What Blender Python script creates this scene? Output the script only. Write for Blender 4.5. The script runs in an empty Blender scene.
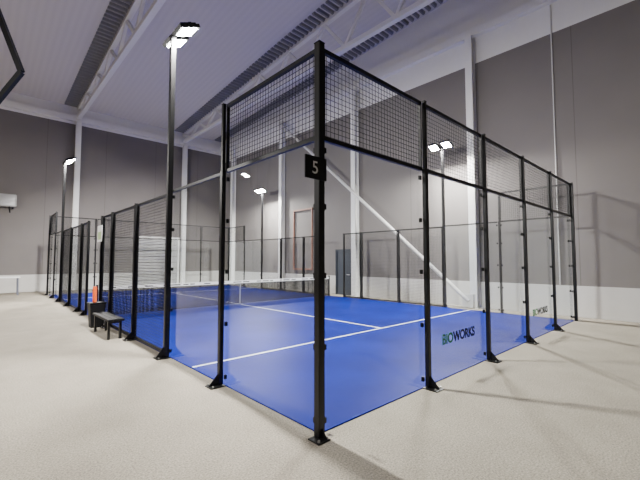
import bpy, bmesh, math, random
from mathutils import Vector, Matrix
random.seed(3)
S = bpy.context.scene
COL = S.collection
PI = math.pi

# ------------------------------------------------------------------ materials
def nm(name):
    m = bpy.data.materials.new(name); m.use_nodes = True
    nt = m.node_tree
    return m, nt, nt.nodes['Principled BSDF']

def plain(name, c, rough=0.5, metal=0.0, noise=0.0, scale=20, bump=0.0, spec=0.5):
    m, nt, b = nm(name)
    b.inputs['Roughness'].default_value = rough
    b.inputs['Metallic'].default_value = metal
    b.inputs['Specular IOR Level'].default_value = spec
    tc = nt.nodes.new('ShaderNodeTexCoord')
    n = nt.nodes.new('ShaderNodeTexNoise'); n.inputs['Scale'].default_value = scale
    n.inputs['Detail'].default_value = 5
    nt.links.new(tc.outputs['Object'], n.inputs['Vector'])
    mr = nt.nodes.new('ShaderNodeMix'); mr.data_type = 'RGBA'
    mr.inputs[6].default_value = (*[max(0, v*(1-noise)) for v in c], 1)
    mr.inputs[7].default_value = (*[min(1, v*(1+noise)) for v in c], 1)
    nt.links.new(n.outputs['Fac'], mr.inputs[0])
    nt.links.new(mr.outputs[2], b.inputs['Base Color'])
    if bump:
        bp = nt.nodes.new('ShaderNodeBump'); bp.inputs['Strength'].default_value = bump
        bp.inputs['Distance'].default_value = 0.01
        nt.links.new(n.outputs['Fac'], bp.inputs['Height'])
        nt.links.new(bp.outputs[0], b.inputs['Normal'])
    return m

def emis(name, c, s):
    m, nt, b = nm(name)
    b.inputs['Base Color'].default_value = (*c, 1)
    b.inputs['Emission Color'].default_value = (*c, 1)
    b.inputs['Emission Strength'].default_value = s
    return m

def glass_mat():
    m = bpy.data.materials.new('clear_glass'); m.use_nodes = True
    nt = m.node_tree; nt.nodes.clear()
    out = nt.nodes.new('ShaderNodeOutputMaterial')
    tr = nt.nodes.new('ShaderNodeBsdfTransparent'); tr.inputs[0].default_value = (0.972, 0.986, 0.984, 1)
    gl = nt.nodes.new('ShaderNodeBsdfGlossy'); gl.inputs['Roughness'].default_value = 0.008
    gl.inputs[0].default_value = (1, 1, 1, 1)
    lw = nt.nodes.new('ShaderNodeLayerWeight'); lw.inputs[0].default_value = 0.5
    pw = nt.nodes.new('ShaderNodeMath'); pw.operation = 'POWER'; pw.inputs[1].default_value = 4.2
    nt.links.new(lw.outputs['Facing'], pw.inputs[0])
    ma = nt.nodes.new('ShaderNodeMath'); ma.operation = 'MULTIPLY_ADD'
    ma.inputs[1].default_value = 0.5; ma.inputs[2].default_value = 0.022
    nt.links.new(pw.outputs[0], ma.inputs[0])
    mx = nt.nodes.new('ShaderNodeMixShader')
    nt.links.new(ma.outputs[0], mx.inputs[0])
    nt.links.new(tr.outputs[0], mx.inputs[1]); nt.links.new(gl.outputs[0], mx.inputs[2])
    nt.links.new(mx.outputs[0], out.inputs[0])
    return m

def floor_mat():
    m, nt, b = nm('pale_carpet_floor')
    tc = nt.nodes.new('ShaderNodeTexCoord')
    n1 = nt.nodes.new('ShaderNodeTexNoise'); n1.inputs['Scale'].default_value = 60; n1.inputs['Detail'].default_value = 8
    n1.inputs['Roughness'].default_value = 0.75
    n2 = nt.nodes.new('ShaderNodeTexNoise'); n2.inputs['Scale'].default_value = 1.3; n2.inputs['Detail'].default_value = 7
    n2.inputs['Roughness'].default_value = 0.65
    for n in (n1, n2): nt.links.new(tc.outputs['Object'], n.inputs['Vector'])
    q = nt.nodes.new('ShaderNodeMapRange'); q.inputs[1].default_value = 0.37; q.inputs[2].default_value = 0.63
    nt.links.new(n1.outputs['Fac'], q.inputs[0])
    a = nt.nodes.new('ShaderNodeMix'); a.data_type = 'RGBA'
    a.inputs[6].default_value = (0.172, 0.152, 0.120, 1); a.inputs[7].default_value = (0.455, 0.412, 0.335, 1)
    nt.links.new(q.outputs[0], a.inputs[0])
    c = nt.nodes.new('ShaderNodeMix'); c.data_type = 'RGBA'; c.blend_type = 'MULTIPLY'
    c.inputs[0].default_value = 0.55
    r = nt.nodes.new('ShaderNodeValToRGB')
    r.color_ramp.elements[0].position = 0.35; r.color_ramp.elements[0].color = (0.72, 0.72, 0.72, 1)
    r.color_ramp.elements[1].position = 0.65; r.color_ramp.elements[1].color = (1, 1, 1, 1)
    nt.links.new(n2.outputs['Fac'], r.inputs[0])
    nt.links.new(a.outputs[2], c.inputs[6]); nt.links.new(r.outputs[0], c.inputs[7])
    nt.links.new(c.outputs[2], b.inputs['Base Color'])
    b.inputs['Roughness'].default_value = 0.85
    b.inputs['Specular IOR Level'].default_value = 0.2
    bp = nt.nodes.new('ShaderNodeBump'); bp.inputs['Strength'].default_value = 0.4; bp.inputs['Distance'].default_value = 0.008
    nt.links.new(n1.outputs['Fac'], bp.inputs['Height']); nt.links.new(bp.outputs[0], b.inputs['Normal'])
    return m

def turf_mat():
    m, nt, b = nm('blue_artificial_turf')
    tc = nt.nodes.new('ShaderNodeTexCoord')
    n1 = nt.nodes.new('ShaderNodeTexNoise'); n1.inputs['Scale'].default_value = 70; n1.inputs['Detail'].default_value = 5
    n2 = nt.nodes.new('ShaderNodeTexNoise'); n2.inputs['Scale'].default_value = 0.7; n2.inputs['Detail'].default_value = 4
    for n in (n1, n2): nt.links.new(tc.outputs['Object'], n.inputs['Vector'])
    ad = nt.nodes.new('ShaderNodeMath'); ad.operation = 'MULTIPLY_ADD'; ad.inputs[1].default_value = 0.45
    nt.links.new(n1.outputs['Fac'], ad.inputs[0])
    ml = nt.nodes.new('ShaderNodeMath'); ml.operation = 'MULTIPLY'; ml.inputs[1].default_value = 0.55
    nt.links.new(n2.outputs['Fac'], ml.inputs[0]); nt.links.new(ml.outputs[0], ad.inputs[2])
    r = nt.nodes.new('ShaderNodeValToRGB')
    r.color_ramp.elements[0].position = 0.36; r.color_ramp.elements[0].color = (0.0011, 0.0072, 0.120, 1)
    r.color_ramp.elements[1].position = 0.64; r.color_ramp.elements[1].color = (0.0022, 0.0140, 0.215, 1)
    nt.links.new(ad.outputs[0], r.inputs[0]); nt.links.new(r.outputs[0], b.inputs['Base Color'])
    b.inputs['Roughness'].default_value = 0.5; b.inputs['Specular IOR Level'].default_value = 0.04
    bp = nt.nodes.new('ShaderNodeBump'); bp.inputs['Strength'].default_value = 0.2; bp.inputs['Distance'].default_value = 0.01
    nt.links.new(n1.outputs['Fac'], bp.inputs['Height']); nt.links.new(bp.outputs[0], b.inputs['Normal'])
    return m

def wall_mat(axis):
    m, nt, b = nm('grey_wall_panels_' + axis)
    tc = nt.nodes.new('ShaderNodeTexCoord')
    sx = nt.nodes.new('ShaderNodeSeparateXYZ'); nt.links.new(tc.outputs['Object'], sx.inputs[0])
    md = nt.nodes.new('ShaderNodeMath'); md.operation = 'MODULO'; md.inputs[1].default_value = 3.0
    ad = nt.nodes.new('ShaderNodeMath'); ad.operation = 'ADD'; ad.inputs[1].default_value = 60.0
    nt.links.new(sx.outputs[axis], ad.inputs[0]); nt.links.new(ad.outputs[0], md.inputs[0])
    lt = nt.nodes.new('ShaderNodeMath'); lt.operation = 'LESS_THAN'; lt.inputs[1].default_value = 0.025
    nt.links.new(md.outputs[0], lt.inputs[0])
    n = nt.nodes.new('ShaderNodeTexNoise'); n.inputs['Scale'].default_value = 0.7; n.inputs['Detail'].default_value = 6
    nt.links.new(tc.outputs['Object'], n.inputs['Vector'])
    a = nt.nodes.new('ShaderNodeMix'); a.data_type = 'RGBA'
    a.inputs[6].default_value = (0.155, 0.141, 0.134, 1); a.inputs[7].default_value = (0.195, 0.178, 0.169, 1)
    nt.links.new(n.outputs['Fac'], a.inputs[0])
    c = nt.nodes.new('ShaderNodeMix'); c.data_type = 'RGBA'
    nt.links.new(lt.outputs[0], c.inputs[0]); nt.links.new(a.outputs[2], c.inputs[6])
    c.inputs[7].default_value = (0.12, 0.11, 0.10, 1)
    nt.links.new(c.outputs[2], b.inputs['Base Color'])
    b.inputs['Roughness'].default_value = 0.75
    return m

def ceiling_mat():
    m, nt, b = nm('pale_ribbed_ceiling')
    tc = nt.nodes.new('ShaderNodeTexCoord')
    w = nt.nodes.new('ShaderNodeTexWave'); w.wave_type = 'BANDS'; w.bands_direction = 'X'
    w.inputs['Scale'].default_value = 1.2; w.inputs['Distortion'].default_value = 0
    nt.links.new(tc.outputs['Object'], w.inputs['Vector'])
    a = nt.nodes.new('ShaderNodeMix'); a.data_type = 'RGBA'
    a.inputs[6].default_value = (0.65, 0.62, 0.60, 1); a.inputs[7].default_value = (0.68, 0.65, 0.63, 1)
    nt.links.new(w.outputs['Fac'], a.inputs[0]); nt.links.new(a.outputs[2], b.inputs['Base Color'])
    bp = nt.nodes.new('ShaderNodeBump'); bp.inputs['Strength'].default_value = 0.10; bp.inputs['Distance'].default_value = 0.03
    nt.links.new(w.outputs['Fac'], bp.inputs['Height']); nt.links.new(bp.outputs[0], b.inputs['Normal'])
    b.inputs['Roughness'].default_value = 0.75
    return m

M = dict(
    black=plain('black_powder_coat', (0.005, 0.005, 0.0055), 0.38, 0, 0.2, 30, 0, 0.3),
    wire=plain('black_wire', (0.008, 0.008, 0.009), 0.55, 0, 0.1, 30, 0, 0.3),
    glass=glass_mat(),
    floor=floor_mat(),
    turf=turf_mat(),
    line=plain('white_turf_line', (0.74, 0.77, 0.82), 0.8, 0, 0.05, 80),
    wallx=wall_mat('X'), wally=wall_mat('Y'),
    white=plain('white_painted_concrete', (0.55, 0.535, 0.515), 0.7, 0, 0.05, 3),
    steel=plain('white_painted_steel', (0.80, 0.79, 0.775), 0.5, 0, 0.03, 5),
    brace=plain('grey_white_painted_tube', (0.60, 0.59, 0.575), 0.5, 0, 0.03, 5),
    ceil=ceiling_mat(),
    deck=plain('grey_corrugated_deck', (0.24, 0.235, 0.24), 0.6, 0.2, 0.05, 4),
    lens=emis('lit_floodlight_lens', (1.0, 0.98, 0.93), 600),
    door=plain('dark_slate_door', (0.035, 0.042, 0.055), 0.5, 0, 0.05, 4),
    shutter=plain('white_sectional_door', (0.42, 0.415, 0.41), 0.5, 0, 0.03, 4),
    orange=plain('orange_plastic', (0.70, 0.10, 0.01), 0.4, 0, 0.05, 8),
    orange_reflection=plain('orange_reflection_paint', (0.26, 0.14, 0.105), 0.6, 0, 0.05, 8),  # muted orange that imitates a reflection in the glass
    green=plain('green_print', (0.035, 0.21, 0.05), 0.6, 0, 0.05, 8, 0, 0.1),
    palegreen=plain('pale_green_print', (0.42, 0.55, 0.30), 0.5, 0, 0.05, 8),
    dark=plain('dark_print', (0.006, 0.007, 0.010), 0.6, 0, 0.05, 8, 0, 0.1),
    digit=plain('white_print', (0.7, 0.7, 0.7), 0.5, 0, 0.02, 8),
    net=plain('dark_net_cord', (0.006, 0.006, 0.008), 0.8, 0, 0.1, 30, 0, 0.1),
    band=plain('white_net_band', (0.80, 0.80, 0.80), 0.7, 0, 0.03, 30),
    lightgrey=plain('light_grey_casing', (0.42, 0.42, 0.42), 0.5, 0, 0.05, 10),
    strap=plain('grey_net_strap', (0.16, 0.17, 0.22), 0.7, 0, 0.03, 30),
    chrome=plain('brushed_metal', (0.55, 0.55, 0.56), 0.35, 0.9, 0.05, 20),
    plastic=plain('black_plastic', (0.006, 0.006, 0.007), 0.5, 0, 0.1, 20, 0, 0.2),
)

# ------------------------------------------------------------------ mesh builder
class MB:
    def __init__(s): s.v = []; s.f = []
    def quadbox(s, pts):
        o = len(s.v); s.v += [tuple(p) for p in pts]
        s.f += [tuple(o+i for i in f) for f in ((0,3,2,1),(4,5,6,7),(0,1,5,4),(1,2,6,5),(2,3,7,6),(3,0,4,7))]
        return s
    def box(s, x0, x1, y0, y1, z0, z1, mat=None):
        p = [Vector(q) for q in ((x0,y0,z0),(x1,y0,z0),(x1,y1,z0),(x0,y1,z0),(x0,y0,z1),(x1,y0,z1),(x1,y1,z1),(x0,y1,z1))]
        if mat is not None: p = [mat @ q for q in p]
        return s.quadbox(p)
    def tube(s, a, b, r, n=10, r2=None, caps=True):
        a = Vector(a); b = Vector(b); r2 = r if r2 is None else r2
        q = (b-a).to_track_quat('Z', 'Y').to_matrix()
        o = len(s.v)
        for p, rr in ((a, r), (b, r2)):
            for i in range(n):
                t = 2*PI*(i+0.5)/n
                s.v.append(tuple(p + q @ Vector((rr*math.cos(t), rr*math.sin(t), 0))))
        for i in range(n):
            j = (i+1) % n; s.f.append((o+i, o+j, o+n+j, o+n+i))
        if caps:
            s.f.append(tuple(o+i for i in reversed(range(n)))); s.f.append(tuple(o+n+i for i in range(n)))
        return s
    def bar(s, a, b, w, h):
        a = Vector(a); b = Vector(b); d = (b-a).normalized()
        up = Vector((0,0,1)) if abs(d.z) < 0.95 else Vector((0,1,0))
        u = d.cross(up).normalized(); v = u.cross(d).normalized()
        c = [(-w/2,-h/2),(w/2,-h/2),(w/2,h/2),(-w/2,h/2)]
        return s.quadbox([a+u*x+v*y for x,y in c] + [b+u*x+v*y for x,y in c])
    def prism(s, poly, off):
        o = len(s.v); n = len(poly); off = Vector(off)
        s.v += [tuple(Vector(p)) for p in poly] + [tuple(Vector(p)+off) for p in poly]
        s.f.append(tuple(o+i for i in reversed(range(n)))); s.f.append(tuple(o+n+i for i in range(n)))
        for i in range(n):
            j = (i+1) % n; s.f.append((o+i, o+j, o+n+j, o+n+i))
        return s
    def lathe(s, prof, c=(0,0,0), n=20):
        o = len(s.v)
        for r, z in prof:
            for i in range(n):
                t = 2*PI*i/n; s.v.append((c[0]+r*math.cos(t), c[1]+r*math.sin(t), c[2]+z))
        for k in range(len(prof)-1):
            for i in range(n):
                j = (i+1) % n; s.f.append((o+k*n+i, o+k*n+j, o+(k+1)*n+j, o+(k+1)*n+i))
        s.f.append(tuple(o+i for i in reversed(range(n)))); e = o+(len(prof)-1)*n
        s.f.append(tuple(e+i for i in range(n)))
        return s
    def mesh(s, name, mat, bevel=0):
        me = bpy.data.meshes.new(name); me.from_pydata(s.v, [], s.f)
        bm = bmesh.new(); bm.from_mesh(me); bmesh.ops.recalc_face_normals(bm, faces=bm.faces)
        if bevel:
            ed = [e for e in bm.edges if len(e.link_faces) == 2 and e.calc_face_angle(0) > 0.6]
            bmesh.ops.bevel(bm, geom=ed, offset=bevel, segments=2, affect='EDGES', clamp_overlap=True)
        bm.to_mesh(me); bm.free(); me.materials.append(mat); return me
    def build(s, name, mat, parent=None, bevel=0, loc=None):
        return link(name, s.mesh(name, mat, bevel), parent, loc)

def link(name, me, parent=None, loc=None, rot=None):
    o = bpy.data.objects.new(name, me); COL.objects.link(o)
    if parent: o.parent = parent
    if loc: o.location = loc
    if rot: o.rotation_euler = rot
    return o
def thing(name, label, cat, loc=(0,0,0), rz=0, group=None):
    o = bpy.data.objects.new(name, None); COL.objects.link(o); o.empty_display_size = 0.1
    o.location = loc; o.rotation_euler = (0,0,rz); tag(o, label, cat, group); return o
def tag(o, label, cat, group=None):
    o['label'] = label; o['category'] = cat
    if group: o['group'] = group
    return o
def struct(o): o['kind'] = 'structure'; return o
def text_mesh(body, size, mat, ext=0.002, off=0.0):
    cu = bpy.data.curves.new('txt', 'FONT'); cu.body = body; cu.size = size; cu.extrude = ext; cu.offset = off
    cu.align_x = 'LEFT'
    to = bpy.data.objects.new('txt', cu); COL.objects.link(to)
    bpy.context.view_layer.update()
    me = bpy.data.meshes.new_from_object(to.evaluated_get(bpy.context.evaluated_depsgraph_get()))
    bpy.data.objects.remove(to); bpy.data.curves.remove(cu)
    me.materials.clear(); me.materials.append(mat)
    return me

# ------------------------------------------------------------------ setting
XW, YW = 11.0, 23.0
XL, YB = -14.0, -9.0
def roof(y): return 10.95 + (YW - y) * 0.072
struct(MB().box(XL, XW, YB, YW, -0.1, 0).build('floor', M['floor']))
struct(MB().box(XW, XW+0.25, YB, YW+0.25, 0, 9.25).build('wall_right', M['wally']))
struct(MB().box(XL, XW, YW, YW+0.25, 0, 9.9).build('wall_back', M['wallx']))
struct(MB().box(XL-0.25, XL, YB, YW+0.25, 0, 13.4).build('wall_left', M['wally']))
struct(MB().box(XL, XW+0.25, YB-0.25, YB, 0, 13.4).build('wall_front', M['wallx']))
struct(MB().box(XW-0.04, XW, YB, YW-0.04, 0, 0.95).build('baseboard_right', M['white'], bevel=0.005))
struct(MB().box(XL, 4.85, YW-0.04, YW, 0, 0.95).box(8.0, XW-0.04, YW-0.04, YW, 0, 0.95).build('baseboard_back', M['white'], bevel=0.005))
struct(MB().prism([(XW,YB,9.25),(XW,YW,9.25),(XW,YW,roof(YW)),(XW,YB,roof(YB))], (0.25,0,0)).build('trim_1', M['steel']))
struct(MB().box(XL, XW, YW, YW+0.25, 9.9, roof(YW)).build('trim_2', M['steel']))
struct(MB().box(XW-0.22, XW, YB, YW, 10.25, 10.55).build('trim_3', M['steel'], bevel=0.01))
struct(MB().box(XL, XW-0.22, YW-0.2, YW, 10.05, 10.4).build('trim_4', M['steel'], bevel=0.01))
struct(MB().prism([(XL,YB,roof(YB)),(XL,YW+0.25,roof(YW+0.25)),(XL,YW+0.25,roof(YW)+0.2),(XL,YB,roof(YB)+0.2)], (XW+0.25-XL,0,0)).build('ceiling', M['ceil']))
TX = (1.46, 7.9)
for (a, b) in ((TX[0]-0.75, TX[0]-0.12), (TX[1]-0.75, TX[1]-0.12), (XW-0.8, XW-0.2)):
    m = MB(); y = YB
    while y < YW-0.4:
        m.prism([(a,y,roof(y)-0.01),(a,y+0.04,roof(y)-0.11),(a,y+0.12,roof(y+.1)-0.11),(a,y+0.16,roof(y+.16)-0.01)], (b-a,0,0)); y += 0.27
    c = struct(m.build('ceiling_deck', M['deck']))
d = struct(MB().box(XW-0.06, XW-0.042, 9.42, 10.42, 0.0, 2.2).build('door_1', M['door'], bevel=0.004))
MB().box(XW-0.10, XW-0.03, 9.32, 9.42, 0, 2.3).box(XW-0.10, XW-0.03, 10.42, 10.52, 0, 2.3).box(XW-0.10, XW-0.03, 9.42, 10.42, 2.2, 2.3).build('door_frame', M['door'], d, 0.004)
MB().tube((XW-0.06,9.55,1.02),(XW-0.13,9.55,1.02),0.012).tube((XW-0.13,9.54,1.02),(XW-0.13,9.70,1.02),0.012).build('door_handle', M['chrome'], d)
m = MB()
for i in range(8): m.box(5.0, 7.62, YW-0.07, YW-0.01, 0.02+i*0.4, 0.395+i*0.4)
d = struct(m.build('door_2', M['shutter'], bevel=0.012))
MB().box(4.88,5.0,YW-0.1,YW-0.01,0,3.34).box(7.62,7.74,YW-0.1,YW-0.01,0,3.34).box(5.0,7.62,YW-0.1,YW-0.01,3.22,3.34).build('door_frame', M['steel'], d, 0.005)

def column(name_label, x, y, rz, top):
    t = thing('steel_column', name_label, 'column', (x,y,0), rz, 'white steel columns of the hall')
    MB().box(-0.13,0.13,-0.15,-0.13,0.02,top).box(-0.13,0.13,0.13,0.15,0.02,top).box(-0.007,0.007,-0.13,0.13,0.02,top).build('shaft', M['steel'], t)
    MB().box(-0.18,0.18,-0.155,0.155,0,0.02).build('base_plate', M['steel'], t)
    MB().box(-0.14,0.14,-0.155,0.155,top,top+0.02).build('cap_plate', M['steel'], t)
cx = XW-0.20
column('white steel column at the low end of the wall brace', cx, 3.2, PI/2, 10.22)
column('white steel column crossed by the brace, beside the dark door', cx, 9.06, PI/2, 10.22)
column('white steel column at the high end of the wall brace', cx, 15.0, PI/2, 10.22)
column('white steel column nearest the far right corner of the hall', cx, 20.9, PI/2, 10.22)
column('white steel column under the left truss on the back wall', TX[0], YW-0.2, 0, 10.02)
column('white steel column under the right truss beside the sectional door', TX[1]+0.05, YW-0.2, 0, 10.02)
t = thing('wall_brace', 'long white diagonal brace running up the grey hall wall', 'brace', (XW-0.44,3.3,0))
MB().tube((0,0.05,0.25),(0,11.6,10.1),0.07,12).build('brace_tube', M['brace'], t)
MB().box(0.0,0.10,-0.12,0.3,0.02,0.5).build('gusset_plate', M['brace'], t)
MB().box(0.0,0.10,11.4,11.75,9.85,10.22).build('gusset_plate', M['brace'], t)
t = thing('reflection_frame', 'added orange frame on the grey hall wall, imitating an orange reflection in glass', 'frame', (XW-0.05,13.2,1.2))  # added frame, shaped to stand in for an orange glass reflection
MB().box(-0.04,0.03,-0.85,-0.76,0,3.5).box(-0.04,0.03,0.76,0.85,0,3.5).build('side_rail', M['orange_reflection'], t)
MB().box(-0.04,0.03,-0.76,0.76,3.41,3.5).build('top_rail', M['orange_reflection'], t)
MB().box(-0.04,0.03,-0.76,0.76,0,0.09).build('bottom_rail', M['orange_reflection'], t)

def truss(x, label):
    t = thing('roof_truss', label, 'truss', (x,YW-0.05,10.30), 0, 'white roof trusses')
    L = YW-0.05-YB-0.05
    zt = lambda s: roof(YW-0.05-s)-10.30-0.12
    MB().bar((0,-0.02,0),(0,-L,0),0.20,0.18).build('bottom_chord', M['steel'], t)
    MB().bar((0,-0.02,zt(0)),(0,-L,zt(L)),0.2,0.18).build('top_chord', M['steel'], t)
    n = 26; st = L/n
    for i in range(n):
        a = i*st+0.06; b = (i+1)*st
        if i % 2 == 0: MB().bar((0,-a,zt(a)-0.07),(0,-b,0.07),0.12,0.12).build('web_member', M['steel'], t)
        else: MB().bar((0,-a,0.07),(0,-b,zt(b)-0.07),0.12,0.12).build('web_member', M['steel'], t)
truss(TX[0], 'white steel roof truss on the left, above the lit pole')
truss(TX[1], 'white steel roof truss on the right, above the court')

# ------------------------------------------------------------------ court
t = thing('court_turf', 'blue artificial turf of the court with white lines', 'court surface', (0,0,0))
MB().box(0.002,9.998,0.002,19.998,0.0,0.012).build('turf', M['turf'], t)
for (a,b,c,e) in ((0.03,9.97,3.025,3.075),(0.03,9.97,16.925,16.975),(4.975,5.025,3.075,9.9),(4.975,5.025,10.1,16.925)):
    MB().box(a,b,c,e,0.0121,0.015).build('court_line', M['line'], t)

ORD = ['first','second','third','fourth','fifth','sixth','seventh','eighth','ninth','tenth','eleventh']
_pm = {}
def post(name_label, x, y, rz, h, corner=False):
    t = thing('fence_post', name_label, 'post', (x,y,0), rz, 'black posts around the court')
    key = (h, corner)
    if key not in _pm:
        w = 0.040 if corner else 0.036; dp = 0.040 if corner else 0.030
        m = MB()
        wt, dt = w, dp
        if h > 3.5 and not corner:
            m.box(-w,w,-dp,dp,0.014,3.03); wt, dt = 0.026, 0.024
            m.box(-wt,wt,-dt,dt,3.03,h)
        else: m.box(-w,w,-dp,dp,0.014,h)
        a = m.mesh('tube', M['black'], 0.005)
        b = MB().box(-0.095,0.095,-0.18,0.038,0,0.014).mesh('base_plate', M['black'], 0.003)
        if corner: b = MB().box(-0.12,0.040,-0.12,0.040,0,0.014).mesh('base_plate', M['black'], 0.003)
        g = MB().prism([(-0.005,-dp,0.014),(-0.005,-0.16,0.014),(-0.005,-0.16,0.03),(-0.005,-dp,0.17)],(0.01,0,0)).mesh('gusset', M['black'])
        if corner: g = MB().prism([(-0.005,-dp,0.014),(-0.005,-0.105,0.014),(-0.005,-0.105,0.025),(-0.005,-dp,0.10)],(0.01,0,0)).mesh('gusset', M['black'])
        c = MB().box(-wt-0.003,wt+0.003,-dt-0.003,dt+0.003,h,h+0.012).mesh('cap', M['plastic'], 0.003)
        bl = MB().tube((0,0,0),(0,0,0.022),0.012,6).mesh('bolt', M['chrome'])
        _pm[key] = (a,b,g,c,bl)
    a,b,g,c,bl = _pm[key]
    link('tube', a, t); p = link('base_plate', b, t); link('gusset', g, t); link('cap', c, t)
    for s in (-1,1):
        link('bolt', bl, p, (-0.04+s*0.055 if corner else s*0.07, -0.095 if corner else -0.14, 0.012))
    return t
A, B, C, D = 0, -PI/2, PI/2, PI
k = 0.042
post('black corner post carrying the number plate, nearest the camera', -k, -k, A, 4.0, True)
post('black corner post of the court beside the grey hall wall, near end', 10+k, -k, C, 4.0, True)
post('black corner post at the far left end of the court', -k, 20+k, B, 4.0, True)
post('black corner post at the far end beside the grey hall wall', 10+k, 20+k, D, 4.0, True)
for i, x in enumerate((2,4,6,8)):
    post(f'black post, {ORD[i]} after the numbered corner post along the near end wall', x, -0.04, A, 4.0)
    post(f'black post, {ORD[i]} from the left corner in the far end wall', x, 20.04, D, 4.0)
SY = (2,6,8,9.1,10.9,12,14,18)
for i, y in enumerate(SY):
    h = 4.0 if y in (2,18) else 3.0
    post(f'black post, {ORD[i]} after the numbered corner post along the bench side', -0.04, y, B, h)
    post(f'black post, {ORD[i]} from the near end along the hall wall side', 10.04, y, C, h)

_gm = {}
def glass(label, x, y, rz, w, rail=False, letters=False):
    t = thing('glass_panel', label, 'glass panel', (x,y,0), rz, 'clear glass panes of the court')
    if 'g' not in _gm:
        _gm['g'] = MB().box(-0.955,0.955,0.001,0.011,0.02,2.985).mesh('pane', M['glass'])
        m = MB().box(-0.022,0.022,-0.012,0.001,-0.03,0.03).box(-0.022,0.022,0.011,0.02,-0.03,0.03)
        _gm['c'] = m.mesh('clip', M['black'], 0.003)
        _gm['r'] = MB().box(-0.955,0.955,-0.02,0.02,2.985,3.03).mesh('top_rail', M['black'], 0.003)
    link('pane', _gm['g'], t)
    for s in (-1,1):
        for z in (0.12, 0.85, 1.58, 2.3, 2.9):
            link('clip', _gm['c'], t, (s*0.933,0,z))
    if rail: link('top_rail', _gm['r'], t)
    if letters:
        if 't1' not in _gm:
            _gm['t1'] = text_mesh('BIO', 0.205, M['green'], 0.001, 0.006); _gm['t2'] = text_mesh('WORKS', 0.205, M['dark'], 0.001, 0.007)
        w1 = max(v.co.x for v in _gm['t1'].vertices); w2 = max(v.co.x for v in _gm['t2'].vertices)
        x0 = -(w1+w2+0.012)/2
        a = link('printed_lettering', _gm['t1'], t, (x0,-0.002,0.50), (PI/2,0,0)); a['label'] = 'green letters'
        b = link('printed_lettering', _gm['t2'], t, (x0+w1+0.012,-0.002,0.50), (PI/2,0,0)); b['label'] = 'dark letters'
for i in range(5):
    L = i in (1,3)
    glass(f'clear glass pane{" with lettering" if L else ""}, {ORD[i]} from the numbered corner post along the near end', 1+2*i, 0, A, 2, False, L)
    glass(f'clear glass pane, {ORD[i]} from the left in the far end wall', 1+2*i, 20, D, 2)
for i, y in enumerate((1,3,17,19)):
    r = y in (3,17)
    glass(f'clear glass pane, {ORD[i]} from the numbered corner post along the bench side', 0, y, B, 2, r)
    glass(f'clear glass pane, {ORD[i]} from the near end along the hall wall side', 10, y, C, 2, r)

_mm = {}
def meshpanel(label, x, y, rz, w, z0, z1):
    t = thing('mesh_panel', label, 'mesh panel', (x,y,z0), rz, 'black wire mesh panels of the court')
    key = (round(w,2), round(z1-z0,2))
    if key not in _mm:
        H = z1-z0; hw = w/2-0.042; f = 0.046
        fr = MB().box(-hw,hw,-0.022,0.022,0,f).box(-hw,hw,-0.022,0.022,H-f,H).box(-hw,-hw+f*.5,-0.02,0.02,f,H-f).box(hw-f*.5,hw,-0.02,0.02,f,H-f)
        wr = MB(); r = 0.0031 if H < 1.5 else 0.0038
        n = int(round(2*hw/0.06))
        for i in range(1, n):
            xx = -hw+2*hw*i/n; wr.tube((xx,0,f*0.5),(xx,0,H-f*0.5), r, 4, caps=False)
        n = int(round(H/0.06))
        for i in range(1, n):
            zz = H*i/n; wr.tube((-hw+f*.3,-0.004,zz),(hw-f*.3,-0.004,zz), r, 4, caps=False)
        _mm[key] = (fr.mesh('frame', M['black']), wr.mesh('wire_grid', M['wire']))
    link('frame', _mm[key][0], t); link('wire_grid', _mm[key][1], t)
for i in range(5):
    meshpanel(f'upper wire mesh panel, {ORD[i]} from the numbered corner post along the near end', 1+2*i, 0, A, 2, 3.0, 4.0)
    meshpanel(f'upper wire mesh panel, {ORD[i]} from the left on the far end wall', 1+2*i, 20, D, 2, 3.0, 4.0)
for q, (x, rz, nmw) in enumerate(((0,B,'on the bench side'),(10,C,'on the hall wall side'))):
    meshpanel(f'upper wire mesh panel above the nearest glass pane {nmw}', x, 1, rz, 2, 3.0, 4.0)
    meshpanel(f'upper wire mesh panel above the farthest glass pane {nmw}', x, 19, rz, 2, 3.0, 4.0)
    for i, (a, b) in enumerate(((4,6),(6,8),(8,9.1),(10.9,12),(12,14),(14,16))):
        meshpanel(f'tall wire mesh panel, {ORD[i]} from the near end {nmw}', x, (a+b)/2, rz, b-a, 0.03, 3.0)

t = thing('court_net', 'low dark net with white top band across the court', 'net', (5,10,0.0156))
m = MB()
for i in range(1, 246): m.tube((-4.9+i*0.04,0,0.02),(-4.9+i*0.04,0,0.86),0.010,4,caps=False)
for i in range(1, 21): m.tube((-4.9,0,0.02+i*0.041),(4.9,0,0.02+i*0.041),0.010,4,caps=False)
m.build('net_cord', M['net'], t)
bd = MB().box(-4.9,4.9,-0.012,0.012,0.82,0.925).build('top_band', M['band'], t, 0.003)
m = MB(); x = -4.6
while x < 4.5:
    w = random.uniform(0.12,0.4); m.box(x,x+w,-0.0135,-0.0122,0.855,0.89); x += w+random.choice((0.06,0.1,0.35))
m.build('band_print', M['dark'], bd)
MB().box(-0.02,0.02,-0.014,0.014,0.0,0.82).build('centre_strap', M['strap'], t)
for s in (-1,1):
    p = MB().box(s*4.93-0.03,s*4.93+0.03,-0.03,0.03,0.01,0.98).build('net_post', M['black'], t, 0.006)
    MB().box(s*4.93-0.09 if s>0 else s*4.93-0.06,s*4.93+0.06 if s>0 else s*4.93+0.09,-0.1,0.1,0,0.01).build('base_plate', M['black'], p)

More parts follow.
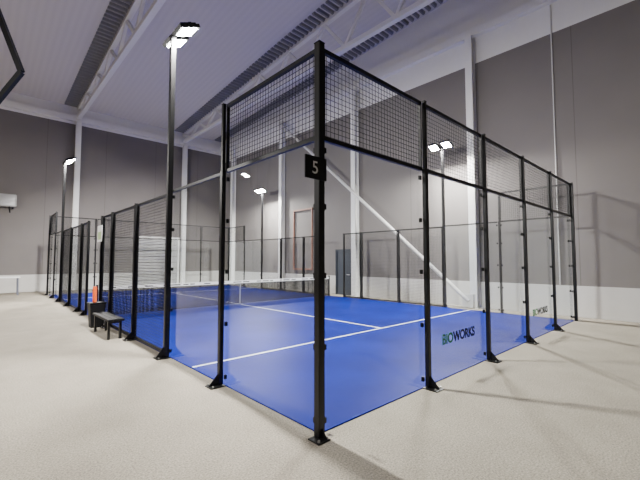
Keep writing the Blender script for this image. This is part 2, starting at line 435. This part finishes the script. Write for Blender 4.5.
# ------------------------------------------------------------------ light poles
def light_pole(label, x, y, rz, energy):
    t = thing('light_pole', label, 'light pole', (x,y,0), rz, 'floodlight poles of the court')
    MB().box(-0.045,0.045,-0.045,0.045,0.016,5.95).build('pole', M['black'], t, 0.008)
    p = MB().box(-0.19,0.045,-0.11,0.11,0,0.016).build('base_plate', M['black'], t, 0.003)
    for s in (-1,1): MB().tube((-0.15,s*0.08,0.016),(-0.15,s*0.08,0.035),0.012,6).build('bolt', M['chrome'], p)
    MB().prism([(-0.045,-0.006,0.016),(-0.17,-0.006,0.016),(-0.17,-0.006,0.03),(-0.045,-0.006,0.2)],(0,0.012,0)).build('gusset', M['black'], t)
    MB().box(-0.03,0.03,-0.42,0.42,5.95,6.01).build('crossarm', M['black'], t, 0.006)
    tilt = math.radians(24)
    for s in (-1,1):
        R = Matrix.Translation((0.14, s*0.25, 6.03)) @ Matrix.Rotation(-tilt, 4, 'Y')
        f = MB()
        f.box(-0.19,0.20,-0.18,0.18,-0.035,0.03,R)
        for i in range(7): f.box(-0.15,0.16,-0.14+i*0.043,-0.125+i*0.043,0.03,0.07,R)
        fo = f.build('floodlight', M['black'], t)
        MB().box(-0.135,0.145,-0.14,0.14,-0.044,-0.0355,R).build('lens', M['lens'], fo)
        MB().box(-0.03,0.03,-0.205,-0.182,-0.05,0.05,R).box(-0.03,0.03,0.182,0.205,-0.05,0.05,R).build('bracket', M['black'], fo)
        ld = bpy.data.lights.new('flood', 'AREA'); ld.shape = 'RECTANGLE'; ld.size = 0.12; ld.size_y = 0.12
        ld.energy = energy; ld.color = (1.0, 0.97, 0.93)
        lo = bpy.data.objects.new('flood_lamp', ld); COL.objects.link(lo); lo.parent = fo
        lo.matrix_local = R @ Matrix.Translation((0.01,0,-0.05))
E = 740
px = 0.05
light_pole('tall black floodlight pole nearest the camera, lit at upper left', -px, 4, 0, E)
light_pole('tall black floodlight pole at the far left of the court', -px, 16, 0, E)
light_pole('black floodlight pole by the hall wall, seen lit through the near glass', 10+px, 4, PI, E)
light_pole('black floodlight pole by the hall wall, farthest from the camera', 10+px, 16, PI, E)

# ------------------------------------------------------------------ small things
t = thing('number_sign', 'black plate with white number 5 on the corner post', 'sign', (-0.14,-0.095,2.66))
MB().box(-0.145,0.145,-0.006,0.006,-0.115,0.115).build('plate', M['plastic'], t, 0.003)
me = text_mesh('5', 0.18, M['digit'], 0.001)
w = max(v.co.x for v in me.vertices)
link('digit', me, t, (-w/2-0.02,-0.008,-0.06), (PI/2,0,0))

t = thing('bench', 'low black bench outside the fence beside the black bin', 'bench', (-0.32,6.95,0))
m = MB()
for i in range(3): m.box(-0.16+i*0.11,-0.055+i*0.11,-0.75,0.75,0.40,0.45)
m.build('seat', M['plastic'], t, 0.005)
for s in (-1,1):
    MB().box(-0.14,-0.09,s*0.62-0.025,s*0.62+0.025,0,0.40).box(0.09,0.14,s*0.62-0.025,s*0.62+0.025,0,0.40).box(-0.09,0.09,s*0.62-0.02,s*0.62+0.02,0.35,0.40).build('leg_frame', M['black'], t)
MB().box(-0.02,0.02,-0.60,0.60,0.35,0.40).build('stretcher', M['black'], t)

t = thing('waste_bin', 'black square waste bin at the end of the bench', 'bin', (-0.27,8.32,0))
MB().quadbox([(-0.14,-0.14,0),(0.14,-0.14,0),(0.14,0.14,0),(-0.14,0.14,0),(-0.18,-0.18,0.60),(0.18,-0.18,0.60),(0.18,0.18,0.60),(-0.18,0.18,0.60)]).build('body', M['plastic'], t, 0.01)
MB().box(-0.19,0.19,-0.19,0.19,0.60,0.64).build('lid', M['plastic'], t, 0.008)
t = thing('ball_tube', 'slim orange container standing on the black bin', 'container', (-0.31,8.38,0.64))
MB().lathe([(0.045,0),(0.05,0.01),(0.05,0.36),(0.046,0.37)]).build('body', M['orange'], t)
MB().lathe([(0.048,0.37),(0.048,0.395),(0.038,0.41)]).build('lid', M['orange'], t)

t = thing('court_sign', 'small white sign with pale green block on the fence post above the bin', 'sign', (-0.09,9.1,2.5))
MB().box(-0.006,0.006,-0.26,0.26,-0.23,0.23).build('plate', M['band'], t, 0.002)
MB().box(-0.009,-0.0062,-0.20,0.20,-0.17,0.05).build('green_block', M['palegreen'], t)

t = thing('fan_heater', 'grey fan heater mounted high on the left back wall', 'heater', (-1.75,YW,4.9))
MB().box(-0.5,0.5,-0.55,-0.12,-0.3,0.35).build('body', M['lightgrey'], t, 0.03)
m = MB()
for i in range(8): m.box(-0.42,0.42,-0.575,-0.551,-0.24+i*0.07,-0.20+i*0.07)
m.build('grille', M['chrome'], t)
m = MB()
for q in (-0.25,0.2): m.tube((q,-0.56,-0.32),(q+0.05,-0.4,-0.62),0.03,8)
m.build('louvre_arm', M['plastic'], t)
MB().box(-0.4,-0.34,-0.12,0,-0.4,0.3).box(0.34,0.4,-0.12,0,-0.4,0.3).build('bracket', M['black'], t)

t = thing('table', 'small white table against the back wall at far left', 'table', (-1.6,21.2,0))
MB().box(-0.55,0.55,-0.35,0.35,0.86,0.92).build('tabletop', M['band'], t, 0.006)
for a in (-1,1):
    for b in (-1,1): MB().tube((a*0.48,b*0.29,0),(a*0.46,b*0.27,0.86),0.03).build('leg', M['strap'], t)

fw = Vector((math.cos(math.radians(47)), math.sin(math.radians(47)), 0)); rt = Vector((fw.y,-fw.x,0)); up = Vector((0,0,1))
V = Vector((-2.0,5.0,4.95)) - rt*0.22; side = 1.7
ang0 = math.radians(-7)
cen = V - side*(rt*math.cos(ang0)+up*math.sin(ang0))
t = thing('hanging_frame', 'black angular frame hanging from the ceiling at the upper left', 'frame', cen)
P = [side*(rt*math.cos(ang0+i*PI/3)+up*math.sin(ang0+i*PI/3)) for i in range(6)]
m = MB()
for i in range(6): m.bar(P[i], P[(i+1)%6], 0.07, 0.08)
m.build('ring', M['black'], t)
for i in (1,2):
    top = roof(cen.y+P[i].y)-cen.z
    MB().tube(P[i], (P[i].x,P[i].y,top), 0.006, 6).build('cable', M['black'], t)
y0 = 0.55
tag(MB().tube((XW-0.03,y0,0.96),(XW-0.03,y0,10.2),0.02,8).build('wall_conduit', M['brace']), 'thin white conduit running up the grey wall behind the right corner', 'conduit')

# ------------------------------------------------------------------ lights
def area(name, loc, size, e, col=(1,0.97,0.93), tgt=None):
    ld = bpy.data.lights.new(name,'AREA'); ld.shape='SQUARE'; ld.size=size; ld.energy=e; ld.color=col
    o = bpy.data.objects.new(name, ld); COL.objects.link(o); o.location = loc
    d = (Vector(tgt)-Vector(loc)) if tgt else Vector((0,0,-1))
    o.rotation_euler = d.to_track_quat('-Z','Y').to_euler()
# added unseen fill lamps for ambient light, out of frame to the left
area('fill_lamp', (-7.0,2,6.0), 0.3, 620, tgt=(-5,2,0))
area('fill_lamp', (-7.0,13,6.0), 0.3, 900, tgt=(-4,13,0))
w = bpy.data.worlds.new('World'); S.world = w; w.use_nodes = True
w.node_tree.nodes['Background'].inputs[0].default_value = (1.0,0.96,0.95,1)
w.node_tree.nodes['Background'].inputs[1].default_value = 0.3

# ------------------------------------------------------------------ camera
cd = bpy.data.cameras.new('Camera'); cam = bpy.data.objects.new('Camera', cd); COL.objects.link(cam)
cd.sensor_width = 36; cd.lens = 20.45
cam.location = (-2.55,-2.74,1.74)
cam.rotation_euler = (math.radians(90+3.2), 0, math.radians(47-90))
S.camera = cam
